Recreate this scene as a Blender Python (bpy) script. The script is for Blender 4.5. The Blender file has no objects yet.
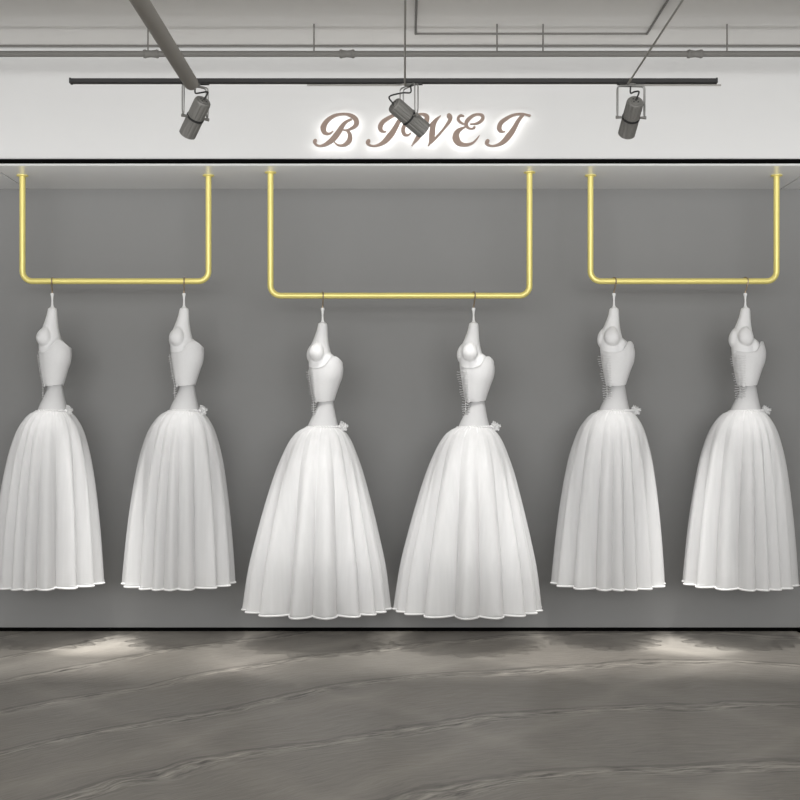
import bpy, math, random
from mathutils import Vector, Matrix
random.seed(7)
S = bpy.context.scene
COL = S.collection
F = 1250.0; CX = 404.0; HY = 425.0; EYE = 1.2956
PI = math.pi

def P(px, py, d):
    """photograph measurement -> metres, for a thing standing d metres from the camera"""
    return Vector(((px-CX)*d/F, d, EYE+(HY-py)*d/F))

# ------------------------------------------------------------------ materials
def srgb(r, g, b):
    def f(c):
        c /= 255.0
        return c/12.92 if c <= 0.04045 else ((c+0.055)/1.055)**2.4
    return (f(r), f(g), f(b), 1.0)

def new_mat(name):
    m = bpy.data.materials.new(name); m.use_nodes = True
    nt = m.node_tree
    for n in list(nt.nodes): nt.nodes.remove(n)
    out = nt.nodes.new('ShaderNodeOutputMaterial')
    return m, nt, out

def principled(name, col, rough=0.6, metal=0.0, spec=0.5, var=0.04, scale=8.0, bump=0.0, coat=0.0):
    m, nt, out = new_mat(name)
    b = nt.nodes.new('ShaderNodeBsdfPrincipled')
    b.inputs['Roughness'].default_value = rough
    b.inputs['Metallic'].default_value = metal
    b.inputs['Specular IOR Level'].default_value = spec
    b.inputs['Coat Weight'].default_value = coat
    tc = nt.nodes.new('ShaderNodeTexCoord')
    no = nt.nodes.new('ShaderNodeTexNoise'); no.inputs['Scale'].default_value = scale
    no.inputs['Detail'].default_value = 4
    nt.links.new(tc.outputs['Object'], no.inputs['Vector'])
    mx = nt.nodes.new('ShaderNodeMix'); mx.data_type = 'RGBA'
    mx.inputs['A'].default_value = tuple(c*(1-var) for c in col[:3])+(1,)
    mx.inputs['B'].default_value = tuple(min(1, c*(1+var)) for c in col[:3])+(1,)
    nt.links.new(no.outputs['Fac'], mx.inputs['Factor'])
    nt.links.new(mx.outputs['Result'], b.inputs['Base Color'])
    if bump:
        bp = nt.nodes.new('ShaderNodeBump'); bp.inputs['Strength'].default_value = bump
        bp.inputs['Distance'].default_value = 0.002
        nt.links.new(no.outputs['Fac'], bp.inputs['Height'])
        nt.links.new(bp.outputs['Normal'], b.inputs['Normal'])
    nt.links.new(b.outputs['BSDF'], out.inputs['Surface'])
    return m

def tulle(name, col, transp, transl, scale=260):
    """sheer woven net: part see-through, part scattering light onwards"""
    m, nt, out = new_mat(name)
    df = nt.nodes.new('ShaderNodeBsdfDiffuse'); df.inputs['Color'].default_value = col
    tl = nt.nodes.new('ShaderNodeBsdfTranslucent'); tl.inputs['Color'].default_value = col
    tr = nt.nodes.new('ShaderNodeBsdfTransparent')
    m1 = nt.nodes.new('ShaderNodeMixShader'); m1.inputs[0].default_value = transl
    nt.links.new(df.outputs[0], m1.inputs[1]); nt.links.new(tl.outputs[0], m1.inputs[2])
    tc = nt.nodes.new('ShaderNodeTexCoord')
    mp = nt.nodes.new('ShaderNodeMapping'); mp.inputs['Scale'].default_value = (1, 1, 0.06)
    no = nt.nodes.new('ShaderNodeTexNoise'); no.inputs['Scale'].default_value = 30
    nt.links.new(tc.outputs['Object'], mp.inputs['Vector']); nt.links.new(mp.outputs['Vector'], no.inputs['Vector'])
    mr = nt.nodes.new('ShaderNodeMapRange')
    mr.inputs['From Min'].default_value = 0.3; mr.inputs['From Max'].default_value = 0.7
    mr.inputs['To Min'].default_value = max(0, transp-0.02); mr.inputs['To Max'].default_value = transp+0.02
    nt.links.new(no.outputs['Fac'], mr.inputs['Value'])
    m2 = nt.nodes.new('ShaderNodeMixShader')
    nt.links.new(mr.outputs['Result'], m2.inputs[0])
    nt.links.new(m1.outputs[0], m2.inputs[1]); nt.links.new(tr.outputs[0], m2.inputs[2])
    nt.links.new(m2.outputs[0], out.inputs['Surface'])
    return m

def emis(name, col, st):
    m, nt, out = new_mat(name)
    e = nt.nodes.new('ShaderNodeEmission'); e.inputs['Color'].default_value = col; e.inputs['Strength'].default_value = st
    nt.links.new(e.outputs[0], out.inputs['Surface'])
    return m

def floor_mat():
    m, nt, out = new_mat('floor_stone')
    N = nt.nodes.new; L = nt.links.new
    def mth(op, a, b=None, c=None, clamp=False):
        n = N('ShaderNodeMath'); n.operation = op; n.use_clamp = clamp
        for i, v in enumerate((a, b, c)):
            if v is None: continue
            if isinstance(v, (int, float)): n.inputs[i].default_value = v
            else: L(v, n.inputs[i])
        return n.outputs[0]
    tc = N('ShaderNodeTexCoord'); sp = N('ShaderNodeSeparateXYZ'); L(tc.outputs['Object'], sp.inputs[0])
    x, y = sp.outputs['X'], sp.outputs['Y']
    def noise(scale, detail=3, vec=None, rough=0.5):
        n = N('ShaderNodeTexNoise'); n.inputs['Scale'].default_value = scale; n.inputs['Detail'].default_value = detail
        n.inputs['Roughness'].default_value = rough
        L(vec or tc.outputs['Object'], n.inputs['Vector']); return n.outputs['Fac']
    # veins sweep across the slab along gentle curves
    g = mth('SUBTRACT', mth('MULTIPLY', x, 0.6), mth('MULTIPLY', mth('MULTIPLY', x, x), 0.2))
    u = mth('SUBTRACT', y, g)
    wob = mth('MULTIPLY', mth('SUBTRACT', noise(0.9, 2), 0.5), 0.55)
    wob2 = mth('MULTIPLY', mth('SUBTRACT', noise(9, 3), 0.5), 0.06)
    uu = mth('ADD', mth('ADD', u, wob), wob2)
    fr = mth('FRACT', mth('ADD', uu, 0.08))
    d = mth('ABSOLUTE', mth('SUBTRACT', fr, 0.5))
    # stretched coords along the vein
    cb = N('ShaderNodeCombineXYZ'); L(mth('MULTIPLY', mth('ADD', x, mth('MULTIPLY', y, 0.4)), 5.0), cb.inputs[0]); L(mth('MULTIPLY', uu, 26.0), cb.inputs[1])
    rip = noise(1.0, 4, cb.outputs[0], 0.6)
    def line(dist, w):
        return mth('SUBTRACT', 1.0, mth('DIVIDE', dist, w), clamp=True)
    vein = mth('MULTIPLY', line(d, 0.028), mth('MULTIPLY', mth('SUBTRACT', rip, 0.25), 1.7), clamp=True)
    halo = line(mth('ABSOLUTE', mth('SUBTRACT', fr, 0.42)), 0.11)
    ripl = mth('MULTIPLY', halo, mth('SUBTRACT', rip, 0.47))
    # pale broad bands, crossing both ways
    b1 = mth('ADD', mth('SUBTRACT', x, mth('MULTIPLY', y, 0.75)), mth('MULTIPLY', noise(0.7, 2), 0.8))
    band1 = line(mth('ABSOLUTE', mth('SUBTRACT', mth('FRACT', mth('MULTIPLY', b1, 0.8)), 0.5)), 0.12)
    b2 = mth('ADD', mth('ADD', x, mth('MULTIPLY', y, 0.8)), mth('MULTIPLY', noise(0.6, 2), 0.9))
    band2 = line(mth('ABSOLUTE', mth('SUBTRACT', mth('FRACT', mth('MULTIPLY', b2, 0.7)), 0.5)), 0.10)
    cloud = noise(1.3, 5)
    cb2 = N('ShaderNodeCombineXYZ'); L(mth('MULTIPLY', mth('ADD', x, mth('MULTIPLY', y, 0.4)), 9.0), cb2.inputs[0]); L(mth('MULTIPLY', uu, 70.0), cb2.inputs[1])
    fine = noise(1.0, 3, cb2.outputs[0])
    val = mth('ADD', 1.0, mth('MULTIPLY', mth('SUBTRACT', cloud, 0.5), 0.30))
    val = mth('ADD', val, mth('MULTIPLY', mth('SUBTRACT', rip, 0.5), 0.34))
    val = mth('ADD', val, mth('MULTIPLY', band1, 0.20))
    val = mth('ADD', val, mth('MULTIPLY', band2, 0.16))
    val = mth('ADD', val, mth('MULTIPLY', ripl, 4.0))
    val = mth('SUBTRACT', val, mth('MULTIPLY', vein, 1.0))
    val = mth('ADD', val, mth('MULTIPLY', mth('SUBTRACT', fine, 0.5), mth('ADD', 0.55, mth('MULTIPLY', halo, 3.0))))
    warm = N('ShaderNodeMix'); warm.data_type = 'RGBA'
    warm.inputs['A'].default_value = (0.235, 0.224, 0.205, 1); warm.inputs['B'].default_value = (0.240, 0.218, 0.190, 1)
    L(noise(0.8, 3), warm.inputs['Factor'])
    mul = N('ShaderNodeVectorMath'); mul.operation = 'SCALE'
    L(warm.outputs['Result'], mul.inputs[0]); L(val, mul.inputs['Scale'])
    b = N('ShaderNodeBsdfPrincipled'); L(mul.outputs[0], b.inputs['Base Color'])
    b.inputs['Roughness'].default_value = 0.42; b.inputs['Specular IOR Level'].default_value = 0.35
    bp = N('ShaderNodeBump'); bp.inputs['Strength'].default_value = 0.5; bp.inputs['Distance'].default_value = 0.006
    L(rip, bp.inputs['Height']); L(bp.outputs['Normal'], b.inputs['Normal'])
    L(b.outputs[0], out.inputs['Surface'])
    return m

M = {}
M['floor'] = floor_mat()
M['wall'] = principled('grey_wall', (0.245, 0.245, 0.243, 1), 0.9, spec=0.15, var=0.03, scale=3)
M['fascia'] = principled('white_plaster', (0.61, 0.61, 0.606, 1), 0.8, spec=0.2, var=0.01)
M['soffit'] = principled('satin_white_panel', (0.86, 0.86, 0.855, 1), 0.22, spec=0.5, var=0.01)
M['ceiling'] = principled('ceiling_paint', (0.70, 0.69, 0.67, 1), 0.9, spec=0.1, var=0.02, scale=2)
M['black'] = principled('black_metal', (0.002, 0.002, 0.002, 1), 0.7, spec=0.02)
M['track'] = principled('track_black', (0.018, 0.018, 0.018, 1), 0.5, spec=0.3)
M['gap'] = principled('panel_joint', (0.42, 0.42, 0.41, 1), 0.9)
M['brass'] = principled('pale_gold_lacquer', (0.84, 0.73, 0.25, 1), 0.38, metal=0.25, spec=0.5, var=0.02)
M['wire'] = principled('grey_wire_sleeve', (0.34, 0.33, 0.31, 1), 0.5)
M['pipe'] = principled('grey_painted_pipe', (0.17, 0.165, 0.155, 1), 0.6, spec=0.3)
M['thick'] = principled('taupe_painted_pipe', (0.33, 0.315, 0.29, 1), 0.6, spec=0.3)
M['lamp'] = principled('grey_cast_metal', (0.19, 0.187, 0.176, 1), 0.55, metal=0.2, spec=0.35)
M['lampdark'] = principled('dark_rubber', (0.02, 0.02, 0.02, 1), 0.6)
M['steel'] = principled('satin_steel', (0.30, 0.30, 0.29, 1), 0.4, metal=0.5)
M['hook'] = principled('bronze_wire', (0.34, 0.27, 0.19, 1), 0.35, metal=0.7)
M['letter'] = principled('rose_bronze_metal', (0.25, 0.185, 0.15, 1), 0.42, metal=0.35, var=0.05)
M['white'] = principled('white_enamel', (0.82, 0.82, 0.82, 1), 0.4, spec=0.4)
M['satin'] = principled('white_satin', (0.80, 0.80, 0.805, 1), 0.55, spec=0.3, var=0.02, scale=20)
M['bodice'] = principled('ivory_bodice_cloth', (0.72, 0.72, 0.725, 1), 0.7, spec=0.2, var=0.03, scale=60, bump=0.2)
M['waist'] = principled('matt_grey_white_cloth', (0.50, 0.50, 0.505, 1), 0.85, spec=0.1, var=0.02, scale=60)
M['tulle'] = tulle('white_tulle', (0.87, 0.87, 0.875, 1), 0.47, 0.35)
M['lining'] = tulle('white_lining', (0.87, 0.87, 0.875, 1), 0.36, 0.35)
M['hem'] = principled('hem_ribbon', (0.66, 0.66, 0.66, 1), 0.6, spec=0.3)
M['glow'] = emis('halo_led', (1, 0.99, 0.97, 1), 5.5)
M['lens'] = emis('lamp_lens', (1, 0.97, 0.9, 1), 2.0)

# ------------------------------------------------------------------ mesh helpers
class MB:
    def __init__(s): s.v = []; s.f = []
    def add(s, vs, fs):
        o = len(s.v); s.v += [tuple(v) for v in vs]; s.f += [tuple(i+o for i in f) for f in fs]; return s
    def box(s, x0, x1, y0, y1, z0, z1):
        return s.add([(x0,y0,z0),(x1,y0,z0),(x1,y1,z0),(x0,y1,z0),(x0,y0,z1),(x1,y0,z1),(x1,y1,z1),(x0,y1,z1)],
              [(0,3,2,1),(4,5,6,7),(0,1,5,4),(1,2,6,5),(2,3,7,6),(3,0,4,7)])
    def tube(s, pts, r, n=12, closed=False, caps=True):
        pts = [Vector(p) for p in pts]; m = len(pts)
        rs = r if isinstance(r, (list, tuple)) else [r]*m
        tang = []
        for i in range(m):
            if closed: t = pts[(i+1) % m]-pts[i-1]
            else: t = pts[min(i+1, m-1)]-pts[max(i-1, 0)]
            tang.append(t.normalized() if t.length > 1e-9 else Vector((0,0,1)))
        up = Vector((0,0,1)) if abs(tang[0].z) < 0.9 else Vector((1,0,0))
        nrm = (up-tang[0]*up.dot(tang[0])).normalized()
        vs = []
        for i in range(m):
            nrm = nrm-tang[i]*nrm.dot(tang[i])
            nrm = nrm.normalized() if nrm.length > 1e-6 else Vector((1,0,0))
            bn = tang[i].cross(nrm)
            for k in range(n):
                a = 2*PI*k/n
                vs.append(pts[i]+(nrm*math.cos(a)+bn*math.sin(a))*rs[i])
        fs = []
        for i in range(m if closed else m-1):
            j = (i+1) % m
            for k in range(n):
                k2 = (k+1) % n
                fs.append((i*n+k, i*n+k2, j*n+k2, j*n+k))
        if caps and not closed:
            fs.append(tuple(reversed(range(n)))); fs.append(tuple((m-1)*n+k for k in range(n)))
        return s.add(vs, fs)
    def sphere(s, c, r, n=8, m=6, sc=(1,1,1)):
        c = Vector(c); vs = [c+Vector((0,0,r*sc[2]))]
        for i in range(1, m):
            t = PI*i/m
            for k in range(n):
                a = 2*PI*k/n
                vs.append(c+Vector((r*sc[0]*math.sin(t)*math.cos(a), r*sc[1]*math.sin(t)*math.sin(a), r*sc[2]*math.cos(t))))
        vs.append(c-Vector((0,0,r*sc[2]))); fs = []
        for k in range(n): fs.append((0, 1+k, 1+(k+1) % n))
        for i in range(m-2):
            for k in range(n):
                a = 1+i*n+k; b = 1+i*n+(k+1) % n
                fs.append((a, a+n, b+n, b))
        last = len(vs)-1; o = 1+(m-2)*n
        for k in range(n): fs.append((last, o+(k+1) % n, o+k))
        return s.add(vs, fs)
    def grid(s, rows, wrap=True, capends=False):
        n = len(rows[0]); vs = [v for r in rows for v in r]; fs = []
        for i in range(len(rows)-1):
            for k in range(n if wrap else n-1):
                k2 = (k+1) % n
                fs.append((i*n+k, i*n+k2, (i+1)*n+k2, (i+1)*n+k))
        if capends:
            fs.append(tuple(reversed(range(n)))); fs.append(tuple((len(rows)-1)*n+k for k in range(n)))
        return s.add(vs, fs)
    def build(s, name, mat, parent=None, smooth=True, sharp=35):
        me = bpy.data.meshes.new(name); me.from_pydata(s.v, [], s.f); me.validate(); me.update()
        import bmesh
        bm = bmesh.new(); bm.from_mesh(me); bmesh.ops.recalc_face_normals(bm, faces=bm.faces)
        if smooth:
            for f in bm.faces: f.smooth = True
            for e in bm.edges:
                if len(e.link_faces) == 2 and e.calc_face_angle(0) > math.radians(sharp): e.smooth = False
        bm.to_mesh(me); bm.free()
        me.materials.append(mat)
        o = bpy.data.objects.new(name, me); COL.objects.link(o)
        if parent: o.parent = parent
        return o

def bevel(o, w=0.004, seg=2):
    b = o.modifiers.new('bevel', 'BEVEL'); b.width = w; b.segments = seg; b.limit_method = 'ANGLE'
    return o
def tag(o, label, cat, group=None):
    o['label'] = label; o['category'] = cat
    if group: o['group'] = group
    return o
def empty(name, loc, rz=0):
    o = bpy.data.objects.new(name, None); COL.objects.link(o); o.location = loc; o.rotation_euler = (0,0,rz)
    o.empty_display_size = 0.1
    return o
def struct(o): o['kind'] = 'structure'; return o
def copy_tree(o, parent=None):
    c = o.copy(); COL.objects.link(c)
    if parent: c.parent = parent
    for ch in list(o.children): copy_tree(ch, c)
    return c

def interp(tab, x):
    if x <= tab[0][0]: return tab[0][1:]
    for a, b in zip(tab, tab[1:]):
        if x <= b[0]:
            t = (x-a[0])/(b[0]-a[0])
            return tuple(p+(q-p)*t for p, q in zip(a[1:], b[1:]))
    return tab[-1][1:]
def sinterp(tab, x):
    """Catmull-Rom through the table (smooth profile)"""
    n = len(tab)
    if x <= tab[0][0]: return tab[0][1:]
    if x >= tab[-1][0]: return tab[-1][1:]
    for i in range(n-1):
        if x <= tab[i+1][0]:
            a, b = tab[i], tab[i+1]; h = b[0]-a[0]; t = (x-a[0])/h; res = []
            for k in range(1, len(a)):
                p0, p1 = a[k], b[k]
                m0 = (b[k]-tab[i-1][k])/(b[0]-tab[i-1][0]) if i > 0 else (p1-p0)/h
                m1 = (tab[i+2][k]-a[k])/(tab[i+2][0]-a[0]) if i+2 < n else (p1-p0)/h
                res.append((2*t**3-3*t*t+1)*p0+(t**3-2*t*t+t)*h*m0+(-2*t**3+3*t*t)*p1+(t**3-t*t)*h*m1)
            return tuple(res)

# ------------------------------------------------------------------ room shell
DW, DN = 7.90, 7.20           # back wall of the niche / fascia plane
ZS = EYE+237*DW/F             # soffit height
ZC = EYE+379.5*DN/F             # ceiling height
XW = 5.2
struct(MB().box(-XW, XW, -3.0, DW, -0.1, 0).build('floor', M['floor'], smooth=False))
struct(MB().box(-XW, XW, -3.0, DN+0.25, ZC, ZC+0.1).build('ceiling', M['ceiling'], smooth=False))
struct(MB().box(-XW, XW, DW, DW+0.12, -0.1, ZS).build('wall_back', M['wall'], smooth=False))
zb = EYE+(HY-158.5)*DN/F      # underside of white fascia
struct(MB().box(-XW, XW, DN, DN+0.25, zb, ZC).build('wall_fascia', M['fascia'], smooth=False))
soff = MB()
JX = 377*DW/F
for a, b in ((-XW, -JX-0.004), (-JX+0.004, JX-0.004), (JX+0.004, XW)):
    soff.box(a, b, DN, DW, ZS, ZS+0.02)
struct(soff.build('trim_1', M['soffit'], smooth=False))
struct(MB().box(-XW, XW, DN, DW, ZS+0.0205, ZS+0.04).build('trim_2', M['gap'], smooth=False))
z1 = EYE+(HY-163)*DN/F
struct(MB().box(-XW, XW, DN-0.012, DN+0.02, z1, zb).build('trim_3', M['black'], smooth=False))
struct(MB().box(-XW, XW, DN-0.006, DN-0.0005, ZS, z1).build('trim_4', M['fascia'], smooth=False))
xr = (796-CX)*DW/F
bb = MB().box(-XW, xr, DW-0.012, DW, 0, 0.022)
bb.box(xr, XW, DW-0.10, DW, 0, 0.022)
struct(bb.build('baseboard_back', M['black'], smooth=False))
struct(MB().box(-XW-0.1, -XW, -3.0, DW, 0, ZC).build('wall_left', M['fascia'], smooth=False))
struct(MB().box(XW, XW+0.1, -3.0, DW, 0, ZC).build('wall_right', M['fascia'], smooth=False))

# ------------------------------------------------------------------ ceiling pipework
DP = 6.80
zp = P(0, 53, DP).z
pr = 3.0*DP/F
root = tag(empty('ceiling_pipe', (0, DP, zp)), 'long grey horizontal pipe with couplings hung under the ceiling on thin rods', 'pipe')
MB().tube([(-4.9,0,0),(4.9,0,0)], pr, 16).build('pipe', M['pipe'], root)
for cx in (151, 347, 695):
    x = (cx-CX)*DP/F; w = 7.5*DP/F
    MB().tube([(x-w,0,0),(x-w*.75,0,0),(x-w*.6,0,0),(x,0,0),(x+w*.6,0,0),(x+w*.75,0,0),(x+w,0,0)],
              [pr*1.35,pr*1.5,pr*1.3,pr*1.12,pr*1.3,pr*1.5,pr*1.35], 16).build('coupling', M['pipe'], root)
for hx in (148, 314, 497, 543, 727):
    x = (hx-CX)*DP/F
    MB().tube([(x,0,pr*0.8),(x,0,ZC-zp)], 0.0045, 8).build('hanger_rod', M['pipe'], root)
zt = ZC-0.019
tag(MB().tube([(-4.9,DN-0.03,zt+0.012),(4.9,DN-0.03,zt+0.012)], 0.006, 8).build('ceiling_cable', M['pipe']),
    'thin grey line running along the top of the white fascia behind the pipe', 'cable')
tag(MB().tube([P(415.5,0,5.0)+Vector((0,0,0))]*0 or
    [(11.5*6.95/F, 2.0, ZC-0.006),(11.5*6.95/F, 6.95, ZC-0.006),(243*6.95/F, 6.95, ZC-0.006),(243*6.95/F, 2.0, ZC-0.006)], 0.0065, 8).build('ceiling_conduit', M['pipe']),
    'thin grey conduit bent in a U shape flat on the ceiling', 'conduit')
DT = 5.5
e = P(191, 82, 5.35); pts = []; rad = []
for k in range(7):
    a = PI/2*k/6
    pts.append((e.x, e.y+0.031*math.cos(a)-0.031*0, e.z)); rad.append(max(0.0008, 0.031*math.sin(a)))
pts.append((e.x, -1.0, e.z)); rad.append(0.031)
tag(MB().tube(pts, rad, 20).build('overhead_pipe', M['thick']),
    'thick taupe round pipe with domed end, running overhead towards the viewer', 'pipe')
op = bpy.data.objects['overhead_pipe']
for y in (0.5, 2.8):
    MB().tube([(e.x, y, e.z+0.02), (e.x, y, ZC)], 0.006, 8).build('hanger_rod', M['pipe'], op)
# thin L wires reaching two of the lamps
wz = P(0, 84.3, DT).z
def wire(pts, label):
    return tag(MB().tube(pts, 0.0042, 8).build('power_conduit', M['wire']), label, 'conduit')
wire([(0.004, -1, wz), (0.004, DT-0.02, wz), (-0.02, DT, wz), ((307-CX)*DT/F, DT, wz)],
     'thin grey wire reaching the middle track lamp, then bent to the left')
xw = (627-CX)*DT/F
wire([(xw, -1, wz), (xw, DT-0.02, wz), (xw+0.02, DT, wz), ((721-CX)*DT/F, DT, wz)],
     'thin grey wire reaching the right track lamp, then bent to the right')

# ------------------------------------------------------------------ lighting track and lamps
tz = P(0, 80.3, DT).z
tr = tag(empty('lighting_track', (0, DT, tz)), 'long black lighting track bar in front of the white fascia', 'lighting track')
x0, x1 = (71-CX)*DT/F, (716-CX)*DT/F
bevel(MB().box(x0, x1, -0.016, 0.016, -0.0095, 0.0095).build('track_bar', M['track'], tr, smooth=False), 0.002)
for x in (x0, x1):
    MB().box(x-0.004, x+0.004, -0.018, 0.018, -0.011, 0.011).build('end_cap', M['track'], tr, smooth=False)

def make_lamp(tilt, cable, psi):
    """base frame: origin on the underside of the track; pivot line along local x; beam goes +y and down"""
    root = empty('track_spotlight', (0,0,0))
    ad = MB().box(-0.06, 0.06, -0.013, 0.013, -0.005, 0.0).build('track_adapter', M['track'], root, smooth=False)
    ad.rotation_euler = (0, 0, -psi)
    MB().tube([(0,0,-0.0105),(0,0,-0.0048)], [0.020,0.024], 18).build('mounting_disc', M['steel'], root)
    W, zt_, zpv = 0.0605, -0.012, -0.150
    for sx in (-1, 1):
        mb = MB(); path = []
        g = 0.0085
        path = [(0, -g, zt_), (sx*(W-0.012), -g, zt_), (sx*(W-0.003), -g, zt_-0.004), (sx*W, -g, zt_-0.013), (sx*W, -g, zpv+0.03), (sx*W, -g*0.6, zpv+0.012),
                (sx*W, 0, zpv+0.004),
                (sx*W, g*0.6, zpv+0.012), (sx*W, g, zpv+0.03), (sx*W, g, zt_-0.013), (sx*(W-0.003), g, zt_-0.004), (sx*(W-0.012), g, zt_), (0, g, zt_)]
        mb.tube(path, 0.0031, 8); mb.build('yoke_arm', M['steel'], root)
        MB().tube([(sx*(W+0.007),0,zpv),(sx*(W-0.020),0,zpv)], [0.0075,0.005], 12).build('pivot_knob', M['lamp'], root)
    # the can, drawn along its own axis then tipped
    ct, st = math.cos(tilt), math.sin(tilt)
    def T(a, x, h):      # a along the beam, x sideways, h above
        a *= 1.04; return Vector((x, a*ct+h*st, zpv-a*st+h*ct))
    n = 72; R = 0.0375
    def ring(a, r, fin=0.0):
        out = []
        for k in range(n):
            t = 2*PI*k/n
            rr = r-(fin if (k % 6 < 2) else 0)
            out.append(T(a, rr*math.cos(t), rr*math.sin(t)))
        return out
    rows = [ring(-0.088, R*0.55), ring(-0.088, R*0.86), ring(-0.083, R*0.95), ring(-0.078, R, 0.0032), ring(-0.006, R, 0.0032), ring(-0.005, R*0.93), ring(0.004, R*0.93),
            ring(0.005, R*1.02, 0.0032), ring(0.083, R*1.02, 0.0032), ring(0.088, R*1.02), ring(0.089, R*0.90), ring(0.075, R*0.85)]
    body = MB().grid(rows).build('lamp_body', M['lamp'], root)
    MB().grid([ring(-0.087, R*0.56), ring(-0.0905, R*0.52), ring(-0.0905, 0.001)]).build('rear_cap', M['lamp'], root)
    hl = MB()
    for k in range(4):
        t = PI/4+PI/2*k
        hl.tube([T(-0.0925, R*.36*math.cos(t), R*.36*math.sin(t)), T(-0.089, R*.36*math.cos(t), R*.36*math.sin(t))], 0.003, 8)
    hl.build('vent_screw', M['lampdark'], root)
    # pivot collar
    rows = [ring(-0.004, R*0.92), ring(-0.0035, R*1.06), ring(0.0035, R*1.06), ring(0.004, R*0.92)]
    MB().grid(rows).build('collar', M['lampdark'], root)
    MB().grid([ring(0.076, R*0.86), ring(0.0765, 0.001)]).build('lens', M['lens'], root)
    # curly cable
    a = Vector((cable[0], cable[1], -0.012)); b = T(-0.090, 0, 0)
    pts = []
    c1 = a+Vector((0.0, 0, -0.03)); c2 = Vector((a.x*0.5+b.x*0.5+cable[2], a.y*0.6+b.y*0.4, -0.045)); c3 = Vector((b.x+cable[2]*1.5, b.y-0.01, b.z+0.035))
    ctrl = [a, c1, c2, c3, b]
    cps = [ctrl[0]*2-ctrl[1]]+ctrl+[ctrl[-1]*2-ctrl[-2]]
    for i in range(1, len(cps)-2):
        for q in range(8):
            t = q/8; p0, p1, p2, p3 = cps[i-1:i+3]
            pts.append(0.5*((2*p1)+(p2-p0)*t+(2*p0-5*p1+4*p2-p3)*t*t+(3*p1-p0-3*p2+p3)*t**3))
    pts.append(b)
    MB().tube(pts, 0.0036, 8).build('cable', M['lampdark'], root)
    return root

LG = 'grey spotlights on the black track'
for (px, psi, tilt, cab, lab) in (
    (195.3, 40, 42, (0.0, 0.0, 0.010), 'grey cylindrical track spotlight tilted down left, beside the domed end of the thick pipe'),
    (409, -58, 31, (0.012, 0.0, -0.012), 'grey cylindrical track spotlight in front of the sign, swung to the right'),
    (631, 5, 36, (-0.002, 0.0, 0.008), 'grey cylindrical track spotlight right of the sign, its rear cap facing the viewer')):
    l = make_lamp(math.radians(tilt), cab, math.radians(psi))
    l.location = ((px-CX)*DT/F, DT, tz-0.0098); l.rotation_euler = (0, 0, math.radians(psi))
    tag(l, lab, 'spotlight', LG)

# ------------------------------------------------------------------ sign
def catmull(tab, sub=8):
    t = [Vector(p) for p in tab]; c = [t[0]*2-t[1]]+t+[t[-1]*2-t[-2]]; out = []
    for i in range(1, len(c)-2):
        for q in range(sub):
            s = q/sub; p0, p1, p2, p3 = c[i-1:i+3]
            out.append(0.5*((2*p1)+(p2-p0)*s+(2*p0-5*p1+4*p2-p3)*s*s+(3*p1-p0-3*p2+p3)*s**3))
    out.append(t[-1]); return out
GL_B = [[(628,203,22),(575,225,28),(525,265,42),(480,330,62),(435,400,70),(375,475,70),(305,535,56),(240,572,36),(175,588,22),(120,572,26),(92,535,36),(106,512,50)],
        [(365,370,8),(330,400,18),(290,412,28),(240,390,58),(222,330,74),(245,265,62),(300,200,48),(380,150,36),(460,128,26),(540,124,26),(620,145,44),(680,185,60),(705,240,66),(690,290,54),(640,330,34),(570,357,20),(495,355,8)],
        [(500,357,8),(560,364,22),(595,400,45),(610,450,58),(600,510,62),(555,558,48),(500,582,28),(440,578,20),(400,552,16),(382,532,12)]]
GL_I = [[(645,128,26),(600,168,42),(550,235,52),(510,310,60),(465,385,70),(410,455,75),(350,520,60),(290,560,40),(230,582,26),(170,588,20),(120,572,26),(92,545,36),(112,518,56)],
        [(730,148,22),(680,135,20),(620,122,20),(540,128,26),(460,150,34),(380,195,46),(310,250,55),(282,315,62),(295,360,48),(330,382,22),(370,378,8)]]
GL_W = [[(520,148,6),(480,190,22),(435,245,45),(405,320,70),(395,400,78),(388,470,72),(370,530,44),(335,590,6)],
        [(335,590,6),(400,520,26),(460,460,28),(540,370,26),(600,295,34),(645,230,46),(660,180,54),(640,148,66)],
        [(85,400,10),(40,432,20),(-10,415,46),(-28,350,52),(5,270,42),(90,185,34),(180,135,22),(260,128,30),(315,160,58),(315,220,66),(285,300,66),(235,385,62),(165,490,40),(95,590,6)],
        [(95,590,6),(190,490,24),(300,360,22),(370,275,20),(440,205,14),(520,148,6)]]
GL_E = [[(265,155,10),(215,145,24),(178,185,36),(195,230,30),(240,262,22),(300,282,12)],
        [(350,270,10),(430,265,22),(500,235,38),(535,190,44),(525,145,38),(465,128,24),(400,145,32),(340,190,45),(300,240,50),(297,290,42),(330,328,24),(380,338,16),(415,318,34)],
        [(300,308,10),(240,330,30),(180,370,58),(147,430,82),(150,490,92),(188,545,72),(250,570,45),(310,572,36),(380,550,26),(430,510,20),(470,460,12),(487,435,5)]]
sc = 55/800.0
ysg = DN-0.035
sign = tag(empty('backlit_sign', ((421-CX)*DN/F, DN, EYE+(HY-128)*DN/F)),
           'backlit rose bronze script lettering B I W E I on the white fascia', 'sign')
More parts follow.
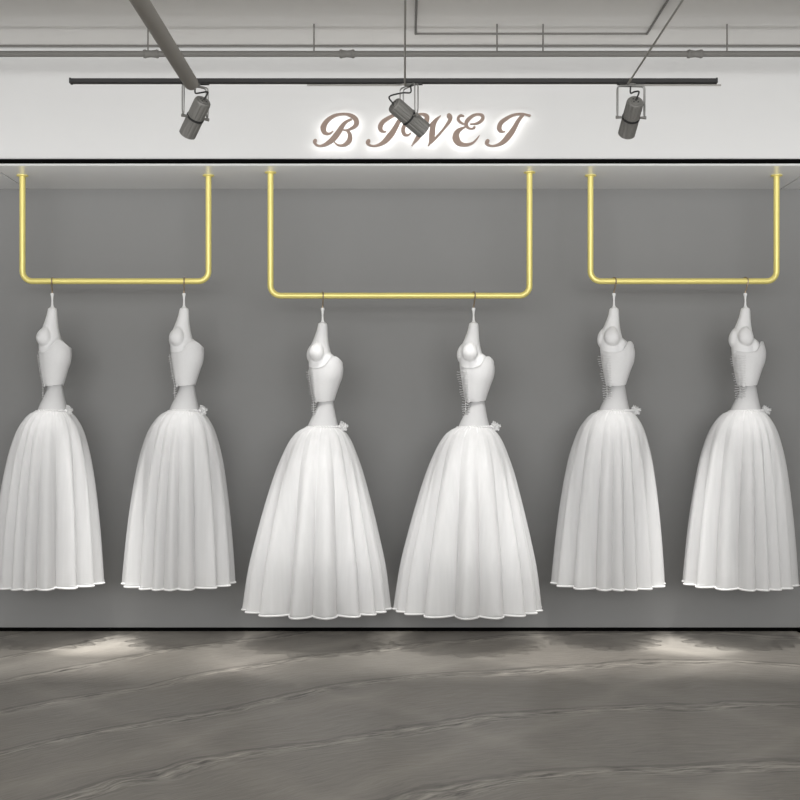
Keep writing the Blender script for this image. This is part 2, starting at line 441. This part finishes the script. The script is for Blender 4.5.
def letter(strokes, ox, dx=0):
    def build(off, scale_w, y0, y1, nm, mat, par):
        mb = MB()
        for si, st in enumerate(strokes):
            pts = catmull(st); L = []; Rr = []
            for i, p in enumerate(pts):
                a = pts[max(i-1, 0)]; b = pts[min(i+1, len(pts)-1)]
                d = Vector((b.x-a.x, b.y-a.y)); d = d.normalized() if d.length > 1e-6 else Vector((1,0))
                nn = Vector((-d.y, d.x)); w = max(p.z*scale_w*1.1/2+off+1.5, 2.5)
                L.append(Vector((p.x, p.y))+nn*w); Rr.append(Vector((p.x, p.y))-nn*w)
            # rounded ends on ball terminals
            rows = []
            eps = si*0.0004
            for l, r_ in zip(L, Rr):
                def W3(q, y):
                    v = P(ox+(q.x+dx)*sc, 104.3+q.y*sc, ysg-0.02); return (v.x-sign.location.x, y-DN, v.z-sign.location.z)
                rows.append([W3(l, y0-eps), W3(r_, y0-eps), W3(r_, y1), W3(l, y1)])
            mb.grid(rows, wrap=True, capends=True)
            p = pts[-1]
            for p in (pts[0], pts[-1]):
                if p.z*scale_w > 20:
                    rr = p.z*scale_w/2+off; c0 = []; c1 = []
                    for k in range(16):
                        q = Vector((p.x+rr*math.cos(2*PI*k/16), p.y+rr*math.sin(2*PI*k/16)))
                        v = P(ox+(q.x+dx)*sc, 104.3+q.y*sc, ysg-0.02)
                        c0.append((v.x-sign.location.x, y0-eps-0.0002-DN, v.z-sign.location.z)); c1.append((v.x-sign.location.x, y1-DN, v.z-sign.location.z))
                    mb.grid([c0, c1], capends=True)
        return mb.build(nm, mat, par, smooth=False)
    b = build(0, 1.0, ysg-0.02, ysg, 'letter', M['letter'], sign)
    build(-2, 0.8, ysg+0.0005, ysg+0.004, 'halo_strip', M['glow'], b)
letter(GL_B, 308); letter(GL_I, 358, 42); letter(GL_W, 405); letter(GL_E, 446); letter(GL_I, 480)

# ------------------------------------------------------------------ hanging rails
DC, DO = 7.38, 7.47
def rail(xl, xr_, yb, d, r, label):
    a = (xl-CX)*d/F; b = (xr_-CX)*d/F; z = EYE+(HY-yb)*d/F; rc = 0.06
    root = empty('hanging_rail', ((a+b)/2, d, ZS)); cx = (a+b)/2
    pts = [(a-cx,0,0)]
    for k in range(9):
        t = PI/2*k/8; pts.append((a-cx+rc-rc*math.cos(t), 0, z-ZS+rc-rc*math.sin(t)))
    for k in range(9):
        t = PI/2*k/8; pts.append((b-cx-rc+rc*math.sin(t), 0, z-ZS+rc-rc*math.cos(t)))
    pts.append((b-cx,0,0))
    MB().tube(pts, r, 16).build('rail_tube', M['brass'], root)
    for x in (a-cx, b-cx):
        MB().tube([(x,0,-0.0005),(x,0,-0.006),(x,0,-0.008)], [0.034,0.034,0.026], 24).build('ceiling_flange', M['brass'], root)
    tag(root, label, 'clothes rail', 'gold hanging rails')
    return z
RR = 0.0178
zo = rail(22.5, 208.5, 280.3, DO, RR, 'gold U-shaped hanging rail on the left, holding two gowns')
zc = rail(270.5, 529.5, 294.8, DC, RR, 'widest and lowest gold U-shaped hanging rail, under the sign')
rail(590.5, 776.5, 280.3, DO, RR, 'gold U-shaped hanging rail on the right, holding two gowns')

# ------------------------------------------------------------------ gowns
U = DC/F     # metres per photo pixel at the middle gowns
def sgn(v): return 1 if v >= 0 else -1
def make_gown(kind):
    hemdy = 300.5 if kind == 'wide' else 294.0
    root = empty('wedding_gown', (0,0,0))
    def Z(dy): return (hemdy-dy)*U          # base at the hem
    # hook: closed eye at stem, open crook over the rail
    top = 13.2*U; rt = 0.0
    rh = RR+0.0040; zr = Z(-12.2); hs, hc = math.sin(0.5), math.cos(0.5)
    path = [(0, Z(0.5)), (0, Z(-2.0)), (-0.005, Z(-3.2)), (-0.016, zr-0.022)]
    for k in range(15):
        t = PI+0.25-(PI+1.0)*k/14
        path.append((rh*math.cos(t), zr+rh*math.sin(t)))
    pts = [(-q*hs, q*hc, z) for q, z in path]
    MB().tube(pts, 0.0042, 8).build('hook', M['hook'], root)
    # stem
    prof = [(0,1.7),(1.5,1.9),(3,1.3),(7,0.85),(12,1.1),(14.5,2.0),(16,2.6)]
    rows = []
    for dy, r in prof:
        rows.append([(r*U*math.cos(2*PI*k/14), r*U*math.sin(2*PI*k/14), Z(dy)) for k in range(14)])
    MB().grid(rows, capends=True).build('stem', M['white'], root)
    # upper body: tall neck flowing into the bust
    tab = [(14.5,0,2.4,2.4),(15.2,0,3.9,3.6),(17,0,4.7,4.2),(23,-.5,5.6,5.2),(31,-1.8,7.4,6.6),(38,-2.8,9.4,8.2),(45,-2.8,11.0,9.8),(52,-2.2,12.0,10.8),(62,-1.0,12.4,11.0),(78,0.8,10.0,9.2),(94,1.6,8.2,7.8)]
    nb = 64; rows = []
    def bump(az, dy, a0, y0, wa, wy, h):
        q = ((az-a0)/wa)**2+((dy-y0)/wy)**2
        return h*(1-q)**0.75 if q < 1 else 0.0
    dys = [14.5+ (94-14.5)*i/90 for i in range(91)]
    for dy in dys:
        cx, hx, hy = sinterp(tab, dy); row = []
        for k in range(nb):
            az = -PI+2*PI*k/nb
            r = bump(az, dy, -0.08, 44.0, 0.74, 9.8, 6.0)+bump(az, dy, -1.80, 45.0, 0.70, 9.6, 3.0)+bump(az, dy, 1.45, 60.0, 1.0, 14.5, 7.0)
            row.append(((cx+(hx+r)*math.sin(az))*U, -(hy+r)*math.cos(az)*U, Z(dy)))
        rows.append(row)
    MB().grid(rows, capends=True).build('bust_form', M['satin'], root)
    # bodice shell
    bt = [(44,3.0,12.6,11.6),(49,3.2,14.4,12.8),(53,3.6,15.9,13.6),(60,3.8,17.3,14.0),(69,3.8,16.4,13.6),(78,2.9,14.0,12.2),(86,2.2,11.9,10.8),(93,1.9,9.9,9.2)]
    topt = [(-180,57),(-120,57),(-90,57.5),(-55,59),(-30,60.5),(-5,60),(12,57.5),(24,53),(36,50),(48,49),(62,49.3),(76,51.5),(92,54.5),(120,56),(180,57)]
    rows_o = []; rows_i = []
    for i in range(31):
        f = i/30; ro = []; ri = []
        for k in range(nb):
            az = -PI+2*PI*(k+0.5)/nb
            t0 = sinterp(topt, math.degrees(az))[0]
            bot = 93+0.5*math.sin(az*3)+(2.4 if abs(az+0.75) < 0.16 else 0)
            dy = t0+(bot-t0)*f
            cx, hx, hy = sinterp(bt, dy)
            q = max(0, 1-((az+0.72)/0.28)**2)*0.5         # slightly raised placket at the laced front
            lip = 0.5 if i == 0 else 0.0
            ro.append(((cx+(hx+q+lip)*math.sin(az))*U, -(hy+q+lip)*math.cos(az)*U, Z(dy)))
            ri.append(((cx+(hx-0.7)*math.sin(az))*U, -(hy-0.7)*math.cos(az)*U, Z(dy)))
        rows_o.append(ro); rows_i.append(ri)
    bod = MB().grid(rows_o+rows_i[::-1]+[rows_o[0]]).build('bodice', M['bodice'], root)
    # lacing: two cords with many short threads hanging down the front left
    mb = MB()
    for side in (-1,):
        pts = []
        for i in range(24):
            dy = 62+50*i/23; az = -0.88+side*0.20
            cx, hx, hy = sinterp(bt, min(dy, 93)); add = 1.0+side*-0.2
            pts.append(((cx+(hx+add)*math.sin(az))*U, -(hy+add)*math.cos(az)*U, Z(dy)))
        mb.tube(pts, 0.0016, 6)
    random.seed(3)
    for i in range(20):
        dy = 64+47*i/19
        cx, hx, hy = sinterp(bt, min(dy, 93)); pts = []
        e0 = -1.35-0.3*random.random()
        for q in range(8):
            az = e0+(-0.52-e0)*q/7
            ad = 1.4+0.5*math.sin(q*2+i)
            pts.append(((cx+(hx+ad+(2.0 if q == 0 else 0))*math.sin(az))*U, -(hy+ad)*math.cos(az)*U, Z(dy+0.9*math.sin(q*1.3+i)*0.5)))
        mb.tube(pts, 0.0016, 6)
    mb.build('lacing', M['hem'], bod)
    # waist panel
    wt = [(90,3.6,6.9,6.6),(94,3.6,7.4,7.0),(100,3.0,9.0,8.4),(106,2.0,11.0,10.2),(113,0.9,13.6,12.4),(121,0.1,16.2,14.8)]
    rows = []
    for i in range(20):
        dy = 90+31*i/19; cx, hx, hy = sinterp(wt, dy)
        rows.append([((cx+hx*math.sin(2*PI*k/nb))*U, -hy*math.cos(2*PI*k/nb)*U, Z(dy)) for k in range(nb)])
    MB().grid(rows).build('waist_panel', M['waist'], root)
    # lace waistband with beads
    mb = MB(); pts = []
    for k in range(64):
        a = 2*PI*k/64; pts.append(((0.1+16.6*math.sin(a))*U, -15.2*math.cos(a)*U, Z(119.2+0.25*math.sin(a*9))))
    mb.tube(pts, 0.0042, 8, closed=True); band = mb.build('waistband', M['hem'], root)
    mb = MB()
    for k in range(20):
        a = -0.25+1.6*k/19
        mb.sphere(((0.1+17.1*math.sin(a))*U, -15.7*math.cos(a)*U, Z(118.6+0.7*(k % 2))), 0.0052, 8, 6)
    mb.build('bead_trim', M['hem'], band)
    # bow of crumpled net at the right hip
    mb = MB(); c = Vector((17.8*U, 0.0, Z(119)))
    for (ax, az_, ln, w) in ((0.35, 0.9, 6.0, 1.2), (0.97, 0.12, 9.5, 2.4), (0.6, 0.7, 6.5, 1.5), (0.9, -0.35, 8.5, 2.0), (0.85, 0.4, 7.5, 2.0)):
        d = Vector((ax, -0.15, az_)).normalized(); s = d.cross(Vector((0,1,0))).normalized(); rows = []
        for i in range(9):
            f = i/8; wid = w*U*(0.25+math.sin(PI*min(1, f*0.9))*0.95); rr = []
            for q in range(5):
                g = q/4-0.5
                rr.append(c+d*ln*U*f+s*wid*g*1.6+Vector((0, 0.006*math.sin(g*9+f*7), 0.003*math.sin(g*11+i))))
            rows.append(rr)
        mb.grid(rows, wrap=False)
    mb.sphere(c, 0.011, 10, 8)
    bow = mb.build('bow', M['hem'], root)
    so = bow.modifiers.new('thick', 'SOLIDIFY'); so.thickness = 0.0012
    # skirt layers
    if kind == 'wide':
        prof = [(118.6,15.6),(120.5,19),(125,25.2),(134,31.5),(148,38),(165,44.5),(197,54),(228,62),(259,69),(hemdy,74.8)]
    else:
        prof = [(118.6,15.6),(120.5,19.5),(126,25.5),(138,33),(155,39),(175,43.8),(209,49.2),(243,53.2),(277,56.2),(hemdy,57.5)]
    def skirt(nm, mat, frac, nf, seed, lift, amp, over):
        rnd = random.Random(seed); ph = [rnd.uniform(0, 6.28) for _ in range(6)]
        nu = nf*24; nv = 56; rows = []
        for i in range(nv+1):
            f = i/nv; dy = 118.6+(hemdy-lift-118.6)*f
            R = sinterp(prof, dy)[0]
            R = 15.2+(R-15.2)*(1-(1-frac)*min(1, f*4)) if frac < 1 else R
            g = min(1, f*1.15)**0.9; cx = -6.0*f**0.4
            row = []
            for k in range(nu):
                u = 2*PI*k/nu
                phi = nf*u+1.5*math.sin(2*u+ph[0])+1.1*math.sin(3*u+ph[1])+0.7*math.sin(5*u+ph[2])+0.25*math.sin(f*3+ph[3]+2*u)
                var = 0.82+0.18*math.sin(4*u+ph[4])
                b = over*g*var/nf
                th = u+b*math.sin(phi)+0.25*b*math.sin(2*phi+ph[5])
                r = R*(1-amp*g*var*(0.5-0.5*math.cos(phi)))
                # fine gathers near the waist
                r *= 1+0.005*math.sin(nf*3*u+ph[1])*max(0, 1-f*2.2)
                row.append(((cx+r*math.sin(th))*U, -r*math.cos(th)*U*(0.97), Z(dy)))
            rows.append(row)
        sk = MB().grid(rows).build(nm, mat, root, sharp=180)
        if frac == 1: MB().tube([(x, y, z+0.002) for (x, y, z) in rows[-1]], 0.0055, 6, closed=True).build('hem_trim', M['hem'], sk)
        return sk
    nf = 17 if kind == 'wide' else 16
    skirt('tulle_skirt', M['tulle'], 1.0, nf, 11 if kind == 'wide' else 23, 0, 0.46, 1.5)
    skirt('lining_skirt', M['lining'], 0.60, nf-4, 5, -0.5, 0.14, 0.9)
    return root

GG = 'white gowns hung from the gold rails'
wide = make_gown('wide'); slim = make_gown('slim')
gl = [  # px of stem, kind, facing, label
 (52.3, 'slim', -24, 'white tulle gown at the far left, partly cut by the picture edge'),
 (184.0, 'slim', -18, 'narrow white tulle gown hanging near the right corner of the left gold rail'),
 (322.6, 'wide', -14, 'wide white tulle gown hanging at the left of the lowest gold rail'),
 (473.6, 'wide', -5, 'wide white tulle gown hanging at the right of the lowest gold rail'),
 (614.0, 'slim', 0, 'narrow white tulle gown hanging near the left corner of the right gold rail'),
 (745.3, 'slim', 9, 'white tulle gown at the far right, below the right corner of the right rail')]
usedk = {}
for px, kind, rz, lab in gl:
    src = wide if kind == 'wide' else slim
    o = src if kind not in usedk else copy_tree(src)
    usedk[kind] = 1
    d = DC if kind == 'wide' else DO
    zr = zc if kind == 'wide' else zo
    hemdy = 300.5 if kind == 'wide' else 294.0
    o.location = ((px-CX)*d/F, d, zr-(hemdy+12.2)*U)
    o.rotation_euler = (0, 0, math.radians(rz))
    tag(o, lab, 'gown', GG)

# ------------------------------------------------------------------ light
def area(name, loc, target, sx, sy, power, col=(1,1,1), spread=None):
    l = bpy.data.lights.new(name, 'AREA'); l.shape = 'RECTANGLE'; l.size = sx; l.size_y = sy; l.energy = power; l.color = col
    if spread: l.spread = math.radians(spread)
    o = bpy.data.objects.new(name, l); COL.objects.link(o); o.location = loc
    o.rotation_euler = (Vector(target)-Vector(loc)).to_track_quat('-Z', 'Y').to_euler(); return o
def spot(name, loc, target, power, ang, blend, r=0.02, col=(1,0.985,0.955)):
    l = bpy.data.lights.new(name, 'SPOT'); l.energy = power; l.spot_size = math.radians(ang); l.spot_blend = blend
    l.shadow_soft_size = r; l.color = col
    o = bpy.data.objects.new(name, l); COL.objects.link(o); o.location = loc
    o.rotation_euler = (Vector(target)-Vector(loc)).to_track_quat('-Z', 'Y').to_euler(); return o

area('front_fill', (0, -2.8, 1.9), (0, 7.2, 1.9), 9.0, 2.2, 480, (1.0, 0.995, 0.985))  # added fill light behind the camera, evens out the whole niche
area('upper_wall_fill', (0, 1.4, 2.8), (0, 7.9, 2.2), 9.0, 1.2, 25, spread=84)  # added unseen soft light facing the niche, favours the upper wall
area('fascia_fill', (0, 6.45, 2.30), (0, 7.2, 2.95), 8.4, 0.35, 11.5, spread=110)  # added unseen light, makes the fascia brighter towards its lower edge
# row of downlights in front of the niche, one above each gown
for px, p in ((52, 250), (184, 250), (322, 240), (474, 240), (614, 250), (745, 250)):
    x = (px-CX)*7.4/F
    spot('ceiling_downlight', (x*0.96, 6.66, ZC-0.03), (x-0.03, 7.15, 0), p, 31, 0.8, 0.003)
# narrow downlights aimed at the floor in the gaps
for x in (-1.78, 1.65):
    spot('gap_downlight', (x+(0.01 if x < 0 else -0.01), 6.96, ZC-0.03), (x, 7.37, 0), 800, 13.5, 1.0, 0.012)
for x, tx in ((-0.55,-0.48), (0.42,0.40)):
    spot('accent_spotlight', (x, 4.6, ZC-0.03), (tx, 7.0, 0.98), 350, 12.5, 0.8, 0.05)

w = bpy.data.worlds.new('room_light'); S.world = w; w.use_nodes = True
w.node_tree.nodes['Background'].inputs[0].default_value = (0.95, 0.98, 1.0, 1)
w.node_tree.nodes['Background'].inputs[1].default_value = 0.1

# ------------------------------------------------------------------ camera
cam = bpy.data.cameras.new('camera'); co = bpy.data.objects.new('camera', cam); COL.objects.link(co)
co.location = (0, 0, EYE); co.rotation_euler = (PI/2, 0, 0)
cam.sensor_width = 36; cam.lens = 36*F/800
cam.shift_x = (400-CX)/800; cam.shift_y = (HY+0.9-400)/800
cam.clip_start = 0.05
S.camera = co
S.view_settings.view_transform = 'Standard'; S.view_settings.look = 'None'
S.view_settings.gamma = 1; S.view_settings.exposure = 0.0; S.view_settings.use_curve_mapping = False
S.cycles.transparent_max_bounces = 24
